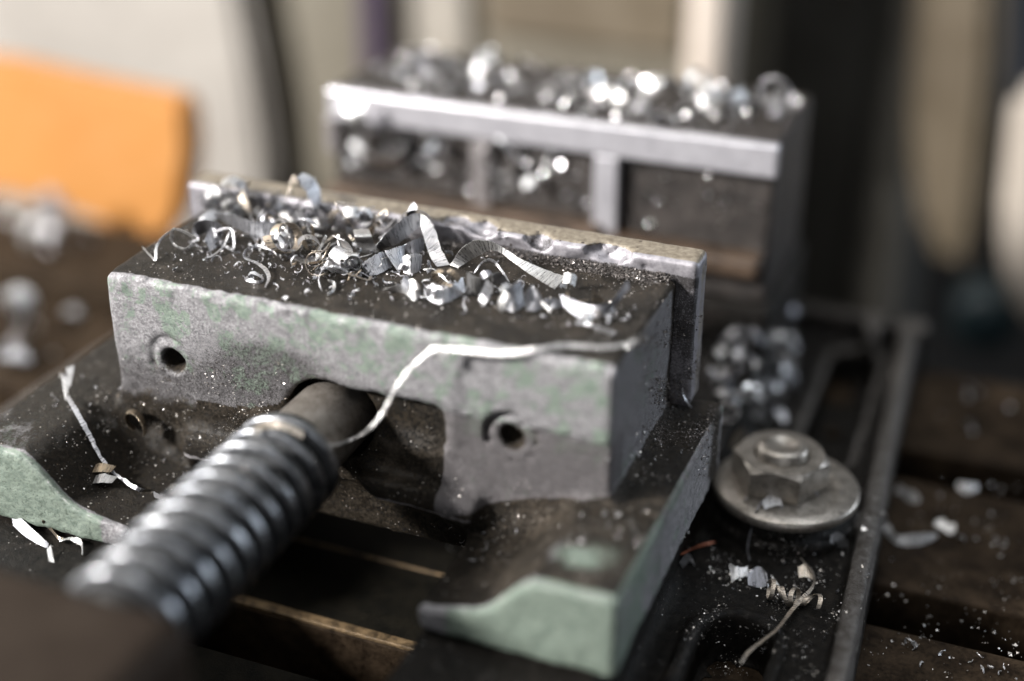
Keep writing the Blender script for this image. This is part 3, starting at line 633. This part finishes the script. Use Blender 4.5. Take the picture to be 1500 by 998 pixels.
wire('flat arc of wire shaving leading left from the half pipe', q([(465, 375, .7), (490, 380, .5), (512, 380, .7), (527, 371, 1.2)]), .5)
wire('arched wire shaving under the long ribbon', q([(694, 401, .5), (706, 385, 2.2), (719, 381, 2.8), (731, 391, 1.8), (746, 413, .2)]), .6)
wire('short bowed wire shaving in front of the arch', q([(620, 395, 1.2), (634, 394, 1.6), (646, 403, .9), (660, 418, .1)]), .5)
wire('purple brown needle of shaving lying behind the tall loop', q([(462, 368, .3), (480, 352, 1.2), (494, 343, 1.8)]), .5, 'straw', n=20)

# -- strands off the jaw
def cyl(px, py, R_):
    d = ray(px, py); e = CAM-np.array([SX, 0, SZ]); A = d[0]**2+d[2]**2; B = 2*(d[0]*e[0]+d[2]*e[2]); C = e[0]**2+e[2]**2-R_*R_
    D_ = B*B-4*A*C
    return CAM+d*((-B-math.sqrt(max(D_, 0)))/(2*A))
st_pts = [Y(450, 641, -9.6), cyl(470, 648, 8.2), cyl(495, 650, 7.6), cyl(520, 643, 7.6), Y(543, 628, -8.0), Y(562, 603, -6.8), Y(580, 575, -5.8), Y(597, 548, -4.6), Y(612, 528, -3.6), Y(638, 512, -2.6), Y(668, 511, -2.0), Y(705, 514, -1.4), Y(745, 517, -.9)]
st_pts += q([(790, 512, .7), (835, 509, .6), (885, 510, .5), (925, 505, .7), (948, 496, 1.2)])
st_pts = [np.asarray(p)+rng.normal(size=3)*np.array([.16, 0, .16])+np.array([0, -.45, .25]) for p in st_pts]
wire('long silver shaving draped from the screw over the front edge of the jaw', st_pts, 1.0, 'silver', .4, 190, .6, .35)
band('bright rolled end of the long draped shaving', q([(915, 507, .2), (928, 494, 2.0), (946, 490, 2.2)]), q([(918, 511, 0), (932, 508, .3), (948, 502, .8)]), 'silver', jag=.05)
band('crumpled knot on the draped shaving at the jaw edge', [Y(636, 520, -2.8), Y(648, 510, -2.2), Y(662, 508, -1.4)], [Y(640, 532, -2.9), Y(654, 526, -2.6), Y(664, 516, -1.8)], 'silver')
band('straw and silver shaving wrapped over the first turn of the screw', [cyl(370, 628, 9.4), cyl(386, 616, 9.6), cyl(412, 618, 9.8), cyl(445, 632, 9.5)], [cyl(372, 640, 9.1), cyl(388, 628, 9.2), cyl(414, 629, 9.3), cyl(444, 643, 9.1)], 'straw', jag=.15)
wire('long bent shaving with a feathered tip on the left flange', [S(97, 584, 1.2), S(108, 604, 1.4), S(120, 626, 1.4), S(134, 652, 1.2), S(150, 680, 1.0), S(172, 702, .9), S(200, 720, .8), S(228, 730, .7), S(252, 732, .6)], 1.1, 'silver', .4, 90, .8)
band('feathered silver tip standing at the top of the bent shaving', [S(90, 575, 3.0), S(92, 568, 3.2), S(96, 590, .8)], [S(98, 568, 3.2), S(104, 573, 2.2), S(98, 592, .6)], 'silver', n=16)
band('small forked flake at the top of the bent shaving', [S(100, 556, 2.6), S(112, 552, 2.8)], [S(102, 574, .6), S(106, 568, 1.0)], 'silver', n=14)
# snail-shaped curl
cc = S(197, 645, .2); tt = np.linspace(math.radians(-110), math.radians(150), 40); rr = np.linspace(3.4, 2.0, 40)
Pa = np.stack([cc[0]-.2-rr*np.sin(tt)*.8, cc[1]+1.5+rr*np.cos(tt)*.0+np.linspace(-1, 1, 40), cc[2]+2.8-rr*np.cos(tt)*-1*.9], -1)
Pb = Pa+np.array([1.0, -2.6, .6])*np.linspace(.75, .9, 40)[:, None]
shaving('snail shaped brown curl lying on the left flange', strip_mesh('metal_shaving', Pa, Pb, .25, .05, 5), 'straw')
for lab, px, py, m_ in (('grey leaf shaving below the bent shaving on the left flange', 150, 706, 'grey'), ('straw shaving crossing the bent shaving on the left flange', 148, 690, 'straw')):
    c = S(px, py, .2); band(lab, [c+[-2, 0, .3], c+[0, .6, 1.2], c+[2, 1.6, .4]], [c+[-1.2, -1.6, .1], c+[.6, -1.4, .6], c+[2.2, -.4, .3]], m_, n=20)
band('bright lens shaped shaving at the foot of the left flange', [S(18, 762, .8), S(30, 768, 1.5), S(50, 785, 1.4), S(72, 800, .5)], [S(20, 772, .2), S(34, 785, .2), S(52, 797, .2), S(70, 805, .2)], 'grey', jag=.03)
wire('straw coloured stub beside the lens shaped shaving', [S(64, 764, .6), S(74, 780, 1.0), S(86, 793, .8), S(95, 795, .5)], 1.1, 'straw')
wire('hooked silver shaving beside the bracket at lower left', [S(88, 797, .6), S(105, 796, 1.0), S(120, 802, .8), S(121, 815, .3)], 1.0, 'silver')
band('small bright flake at the foot of the screw bracket', [S(70, 812, 1.0), S(76, 806, 1.3)], [S(72, 824, .2), S(80, 826, .2)], 'silver', n=12)
wire('dark thin strand hanging off the washer', [S(1128, 735, 1.0), S(1115, 742, .8), S(1108, 752, .6), S(1104, 765, .5), S(1099, 785, .8), S(1096, 805, .6), S(1098, 824, .3)], .4, 'grey', .2)
band('pale flake lying on the washer in front of the nut', [S(1116, 742, 1.0), S(1128, 730, 1.3), S(1142, 731, 1.0)], [S(1120, 748, .2), S(1132, 744, .3), S(1146, 742, .2)], 'silver', n=18)
wire('red brown wire lying on the ear by the flange', [S(996, 814, .5), S(1020, 805, .7), S(1049, 797, .5)], .4, 'copper', 0, 20, .2, .35)
band('bent silver clip shaped flake beside the red wire', [S(993, 825, .4), S(1003, 814, 1.3), S(1014, 822, .4)], [S(1000, 833, .1), S(1010, 826, .5), S(1018, 831, .1)], 'silver', n=18)
band('crumpled bright foil flake on the ear floor', [S(1066, 828, 1.4), S(1076, 838, 1.6), S(1094, 836, 1.2)], [S(1072, 856, .1), S(1082, 850, .3), S(1096, 846, .2)], 'silver', n=20, jag=.3)
band('grey oval flake beside the foil flake', [S(1094, 846, .8), S(1110, 836, 1.0), S(1122, 845, .8)], [S(1096, 858, .1), S(1112, 862, .1), S(1126, 858, .1)], 'grey', n=20, jag=.05)
wire('thin curved strand beside the grey oval flake', [S(1108, 836, .8), S(1118, 843, .9), S(1124, 860, .7), S(1126, 874, .4)], .4, 'silver', .1)
band('small spiky flake right of the grey oval', [S(1128, 845, .9), S(1136, 855, .9)], [S(1134, 862, .1), S(1142, 862, .1)], 'silver', n=14, jag=.3)
band('straw flake at the top of the long brown twig shaving', [S(1168, 836, 1.0), S(1180, 834, 1.2), S(1190, 846, .8)], [S(1170, 848, .2), S(1182, 848, .3), S(1190, 852, .4)], 'straw', n=18)
wire('long brown twig shaped shaving over the front slot', [S(1172, 822, .8), S(1190, 848, 1.2), S(1190, 868, 1.4), S(1176, 886, 1.6), S(1160, 904, 1.6), np.array(P(1140, 920, -47.6)), np.array(P(1118, 938, -47.4)), np.array(P(1098, 954, -47.2)), np.array(P(1085, 972, -47.0))], .9, 'straw', .3)
# little coil spring of a shaving
c0, c1 = S(1120, 874, 1.6), S(1195, 893, 1.6); tt = np.linspace(0, 2*math.pi*5.5, 130)
cen = c0+(c1-c0)*np.linspace(0, 1, 130)[:, None]
irr = 1+.35*np.sin(tt*.37+1)+.2*np.sin(tt*.9); Pc = cen+np.stack([.9*np.sin(tt*.8), 1.4*np.cos(tt)*irr, 1.2*np.sin(tt)*irr], -1)
shaving('loose coil of brown shaving crossing the twig shaped one', strip_mesh('metal_shaving', Pc-np.array([.4, 0, .1]), Pc+np.array([.4, 0, .1]), .2, .1, 9), 'straw')
band('round bright curl beside the boss under the washer', [S(1216, 788, .8), S(1226, 786, 1.3), S(1240, 795, .8)], [S(1216, 796, .1), S(1228, 802, .1), S(1241, 802, .1)], 'silver', n=20)
wire('thin bright sliver stuck on the grease at the jaw corner', [S(1000, 570, .8), S(1003, 585, .8), S(1012, 602, .6)], .7, 'silver', .2, 30)
for lab, pts in (('large bright angled shaving on the table right of the ear', [(1288, 757), (1296, 778), (1312, 797), (1340, 798), (1372, 792)]),
                 ('curved bright shaving behind the angled one on the table', [(1372, 770), (1382, 778), (1398, 784)]),
                 ('broad bright shaving nearest the ear on the right table', [(1312, 722), (1330, 732), (1346, 742)]),
                 ('blue white shaving at the edge of the table slot', [(1402, 716), (1415, 722), (1430, 720)])):
    wire(lab, [S(a, b, 1.2) for a, b in pts], 2.4, 'silver', .15, 30, .4)
band('straw coloured block shaving squeezed between nut and flange', [S(1066, 645, 2.0), S(1078, 634, 2.6), S(1086, 640, 2.0)], [S(1066, 660, .4), S(1078, 656, .4), S(1086, 654, .4)], 'straw', n=14)

# -- heaps: prototypes of small shavings, then individual copies
def proto(kind):
    SEED[0] += 1; r = np.random.default_rng(SEED[0]); n = 30
    if kind == 'curl':
        R_ = r.uniform(.8, 1.9); w_ = r.uniform(.8, 2.4); t = np.linspace(0, r.uniform(2.2, 6.5), n); R2 = R_*(1+.12*t)
        C = np.stack([R2*np.cos(t), t*r.uniform(-.2, .3), R2*np.sin(t)], -1); Wd = np.array([.15*r.normal(), 1, .15*r.normal()]); A, B = C-Wd*w_/2, C+Wd*w_/2; jg, th_ = .15, .13
    elif kind == 'wire':
        k = 5; pts = np.cumsum(r.normal(size=(k, 3))*np.array([1.8, 1.8, .9]), axis=0); C = catmull(pts, n+14)
        T = np.gradient(C, axis=0); S1 = np.cross(T, [.1, .3, 1]); S1 /= np.linalg.norm(S1, axis=1)[:, None]; w_ = r.uniform(.3, .6); A, B = C-S1*w_/2, C+S1*w_/2; jg, th_ = .25, .16
    elif kind == 'crumb':
        R_ = r.uniform(.4, .9); t = np.linspace(0, r.uniform(1.5, 4), 14); C = np.stack([R_*np.cos(t), R_*np.sin(t), .2*t], -1); w_ = r.uniform(.35, .8)
        Wd = np.array([r.normal()*.3, .2, 1]); A, B = C-Wd*w_/2, C+Wd*w_/2; jg, th_ = .25, .16
    else:
        Ln = r.uniform(3, 6.5); w_ = r.uniform(1.6, 3.2); t = np.linspace(-1, 1, n); bend = r.uniform(.5, 2.2)
        C = np.stack([t*Ln/2, .4*np.sin(t*2+r.random()*6), bend*(1-t*t)], -1); tw = t*r.uniform(-1.2, 1.2)
        Wd = np.stack([0*t, np.cos(tw), np.sin(tw)], -1)*(w_/2*(1-.5*np.abs(t)**3))[:, None]; A, B = C-Wd, C+Wd; jg, th_ = .22, .14
    me = strip_mesh('metal_shaving', A, B, th_, jg, SEED[0]); return me
PROT = {k: [proto(k) for _ in range(n)] for k, n in (('curl', 10), ('wire', 9), ('crumb', 8), ('leaf', 8))}
VAR = {}
def chip_copy(kind, mat, pos, scale, label, group, flat=.5):
    i = random.randrange(len(PROT[kind])); key = (kind, i, mat)
    if key not in VAR:
        me = PROT[kind][i].copy(); me.materials.clear(); me.materials.append(M[mat]); VAR[key] = me
    me = VAR[key]; o = bpy.data.objects.new('metal_shaving', me); col.objects.link(o)
    o.rotation_euler = (random.gauss(0, flat), random.gauss(0, flat), random.uniform(0, 6.28)); o.scale = (scale,)*3
    Rm = np.array(o.rotation_euler.to_matrix())*scale; c = np.empty(len(me.vertices)*3); me.vertices.foreach_get('co', c)
    zz = (c.reshape(-1, 3) @ Rm.T)[:, 2]; o.location = Vector((pos[0]*MM, pos[1]*MM, pos[2]*MM-zz.min()-.0001))
    tag(o, label, 'metal shaving', group); return o
def pick(mats): return random.choices([m for m, _ in mats], [k for _, k in mats])[0]
MIX = (('silver', 6), ('grey', 3), ('straw', 2))
lab = 'one of the many small curled shavings heaped on the movable jaw'; grp = 'small shavings heaped on the movable jaw'
heaps = (((330, 350, 45, 12), 10, 2.0), ((415, 365, 42, 16), 26, 1.8), ((480, 395, 40, 12), 20, .8), ((370, 300, 36, 8), 14, 2.2), ((450, 308, 40, 8), 15, 2.0), ((540, 320, 50, 9), 15, 2.2),
         ((650, 328, 45, 9), 12, 2.6), ((560, 400, 40, 8), 5, .4), ((650, 425, 30, 8), 5, .8), ((740, 440, 40, 12), 7, .8), ((860, 470, 30, 8), 4, .3))
for (mx, my, sx, sy), n, hh in heaps:
    k = 0
    while k < n:
        px, py = random.gauss(mx, sx), random.gauss(my, sy); p = P(px, py, 0)
        if not (1.5 < p[0] < 88 and 2.5 < p[1] < 32): continue
        k += 1; kind = pick((('curl', 4), ('wire', 3), ('crumb', 4), ('leaf', 2 if hh > 2 else .4)))
        p[2] = random.random()**1.5*hh
        mt = pick(MIX); place = next(t for t, c in (('packed against the jaw plate', my < 330), ('in the left part of the heap', mx < 520), ('around the arched ribbons', mx < 620), ('in the front cluster', mx < 800), ('near the right end', True)) if c)
        kn = dict(curl='curled shaving', wire='thin wiry shaving', crumb='tiny curled chip', leaf='leaf shaped shaving')[kind]
        chip_copy(kind, mt, p, random.uniform(.65, 1.15)*(1.12 if my < 330 else 1 if hh > .5 else .8), f"{dict(silver='bright silver', grey='dull grey', straw='straw coloured')[mt]} {kn} {place} on the movable jaw", grp, .7)
# lying on the ground between things, by eye-ray on to what they rest on
def scatter(name, label, pts, scales):
    """flakes too many and too small to count, as one mesh"""
    VV, FF, nv = [], [], 0
    base_ = []
    for me in PROT['crumb']:
        c = np.empty(len(me.vertices)*3); me.vertices.foreach_get('co', c); base_.append((c.reshape(-1, 3)/MM, np.array([tuple(p.vertices) for p in me.polygons])))
    for p, sc_ in zip(pts, scales):
        c, F_ = base_[random.randrange(len(base_))]; R_ = np.array(Euler((random.gauss(0, .6), random.gauss(0, .6), random.uniform(0, 6.28))).to_matrix())
        c = (c*sc_) @ R_.T; c = c-[0, 0, c[:, 2].min()]+p; VV.append(c); FF.append(F_+nv); nv += len(c)
    me = mesh(name, np.concatenate(VV), np.concatenate(FF)); me.uv_layers.new(name='UVMap'); me.set_sharp_from_angle(angle=.66)
    o = link(name, me, M['silver']); tag(o, label, 'flakes', kind='stuff'); return o
def rest(n, boxes_, kinds, mats, sc_, lab, grp, lift=0.0, ztop=-46):
    for _ in range(n):
        x0, y0, x1, y1 = random.choice(boxes_)
        while True:
            p, nn = hit(random.uniform(x0, x1), random.uniform(y0, y1))
            if p[2] < ztop: break
        p = p.copy(); p[2] += random.random()*lift
        chip_copy(pick(kinds), pick(mats), p, random.uniform(*sc_), lab, grp, .6)
KB = (('curl', 4), ('leaf', 4), ('crumb', 1))
def patch(n, xr, yr, z, kinds, mats, sc_, lab, grp, lift=0.0):
    for _ in range(n):
        chip_copy(pick(kinds), pick(mats), (random.uniform(*xr), random.uniform(*yr), z+random.random()*lift), random.uniform(*sc_), lab, grp, .7)
patch(38, (6, 82), (89, 112), 5.6, KB, (('glint', 4), ('silver', 3), ('grey', 4)), (.7, 1.35), 'one of the blurred bright shavings lying on top of the fixed jaw', 'shavings on top of the fixed jaw', 2.5)
patch(8, (74, 92), (92, 112), 5.6, KB, (('silver', 2), ('grey', 4)), (.9, 1.5), 'one of the dull shavings on the right end of the fixed jaw top', 'dull shavings on the fixed jaw', 1)
for _ in range(40):
    p = (random.choice((random.uniform(0, 24), random.uniform(34, 52))), random.uniform(84.6, 87.2), random.uniform(-14, -9)+random.random()*7)
    chip_copy(pick((('crumb', 3), ('curl', 1))), pick((('glint', 5), ('grey', 1))), p, random.uniform(1.3, 2.3), 'one of the bright chips stuck under the top strip of the fixed jaw', 'chips stuck in the fixed jaw recess', 1)
rest(58, [(1042, 450, 1165, 628)], KB, (('glint', 4), ('silver', 4), ('grey', 3)), (.6, 1.05), 'one of the blurred shavings heaped on the ear behind the nut', 'shavings heaped behind the nut', 2.0, -36)
rest(10, [(0, 450, 110, 560)], KB, (('silver', 3), ('grey', 3)), (1.2, 2.2), 'one of the blurred shavings on the table left of the vise', 'shavings on the table left of the vise')
rest(7, [(0, 305, 130, 380)], KB, (('grey', 1),), (1.2, 2.0), 'one of the dull blurred shavings on the table below the orange guard', 'dull shavings below the orange guard')
def scat_rays(name, label, n, rects, sc_):
    scatter(name, label, [hit(random.uniform(a, c), random.uniform(b, d_))[0] for a, b, c, d_ in random.choices(rects, k=n)], [sc_[0]+(sc_[1]-sc_[0])*random.random()**2 for _ in range(n)])
scat_rays('steel_flakes', 'small bright flakes scattered on the table right of the ear', 34, [(1290, 720, 1480, 830), (1260, 930, 1480, 990), (1340, 560, 1500, 640)], (.4, 1.3))
scat_rays('steel_flakes', 'tiny flakes on the ear floor and washer around the nut', 46, [(1010, 790, 1250, 870), (1100, 880, 1220, 960), (1080, 690, 1230, 750)], (.25, .75))
scat_rays('steel_flakes', 'tiny flakes sprinkled on the right flange', 34, [(840, 650, 960, 800), (660, 740, 760, 830), (950, 560, 1010, 720)], (.4, .9))
scat_rays('steel_flakes', 'tiny flakes in the grease of the left flange', 40, [(110, 600, 330, 720), (60, 540, 200, 640)], (.25, .65))
scatter('steel_flakes', 'small glinting flakes all over the top of the fixed jaw', [(random.uniform(-3, 93), random.uniform(88.5, 118), 5.62) for _ in range(150)], [random.uniform(.6, 1.7) for _ in range(150)]).data.materials[0] = M['glint']
scatter('steel_flakes', 'glinting grains stuck to the recessed face of the fixed jaw', [(random.uniform(-3, 92), 87.6, random.uniform(-15, -2)) for _ in range(110)], [random.uniform(.35, 1.1) for _ in range(110)]).data.materials[0] = M['glint']
L_ = []
for mx, my, sx, sy, n in ((420, 385, 70, 16, 130), (560, 405, 70, 14, 90), (700, 435, 80, 16, 70), (860, 470, 50, 14, 26), (300, 365, 40, 14, 50), (540, 320, 110, 10, 90)):
    while n:
        p = P(random.gauss(mx, sx), random.gauss(my, sy), 0)
        if 1.5 < p[0] < 88 and 1.5 < p[1] < 32: L_.append(p); n -= 1
scatter('steel_flakes', 'small bright flakes strewn between the shavings on the movable jaw', L_, [.3+.9*random.random()**2.2 for _ in L_])

# -- grit nobody could count
def grit(name, pts, sizes, mat, parent=None):
    n = len(pts); T = np.array([(1, 0, -.4), (-.5, .87, -.4), (-.5, -.87, -.4), (0, 0, .9)])
    q_ = rng.normal(size=(n, 3)); V = T[None]*(.5+rng.random((n, 4, 3)))
    A = rng.normal(size=(n, 3, 3)); Q_, _ = np.linalg.qr(A); V = np.einsum('nij,nkj->nki', Q_, V)*(np.asarray(sizes)[:, None, None])*np.array([1, 1, .7])+pts[:, None]
    F = (np.array([(0, 1, 2), (0, 3, 1), (1, 3, 2), (2, 3, 0)])[None]+4*np.arange(n)[:, None, None]).reshape(-1, 3)
    o = link(name, mesh(name, V.reshape(-1, 3), F, False), M[mat]); tag(o, kind='stuff'); return o
n = 1500; xx = rng.uniform(2, 88.5, n); yy = 1.5+31*rng.random(n); k = rng.random(n)
pts = np.stack([xx, yy, np.full(n, .03)], -1)
o = grit('steel_grit', pts, .05+.22*k**6, 'dust'); tag(o, 'fine bright steel grit sprinkled over the greasy jaw top', 'grit')
n = 5200; xx = rng.uniform(42, 89, n); yy = 32.6-np.abs(rng.normal(size=n))*1.1; xx = np.where(rng.random(n) < .5, 88-np.abs(rng.normal(size=n))*9, xx)
o = grit('oily_grit', np.stack([xx, yy, .05+np.clip(1.2-(32.6-yy)*.6, 0, 1.2)*rng.random(n)], -1), .10+.25*rng.random(n)**3, 'dustdark'); tag(o, 'dark oily grit packed along the foot of the jaw plate', 'grit')
def ray_grit(name, n, rects, size, mat, label):
    L = []
    for _ in range(n):
        x0, y0, x1, y1 = random.choice(rects); px, py = random.uniform(x0, x1), random.uniform(y0, y1)
        if math.sin(px*.061+1.3*math.sin(py*.05))+math.sin(py*.083+1.7*math.sin(px*.037)) < random.gauss(.3, .6): continue
        p, nn = hit(px, py); L.append(p+nn*.05)
    s_ = size[0]+(size[1]-size[0])*rng.random(len(L))**5; o = grit(name, np.array(L), s_, mat); tag(o, label, 'grit')
ray_grit('steel_grit', 2600, [(60, 560, 420, 740), (150, 520, 420, 640)], (.06, .30), 'dust', 'bright grit in the grease of the left flange')
ray_grit('oily_grit', 6000, [(940, 440, 1040, 700), (960, 520, 1050, 660)], (.10, .38), 'dustdark', 'black grit caked in the corner below the jaw plate')
ray_grit('steel_grit', 1400, [(930, 440, 1050, 720), (650, 700, 950, 820)], (.06, .30), 'dust', 'bright grit on the right flange')
ray_grit('steel_grit', 3000, [(990, 780, 1240, 900), (1000, 830, 1230, 990)], (.07, .34), 'dust', 'bright grit on the floor of the clamping ear')
ray_grit('steel_grit', 600, [(1260, 700, 1500, 998)], (.10, .45), 'dust', 'bright grit on the table right of the vise')
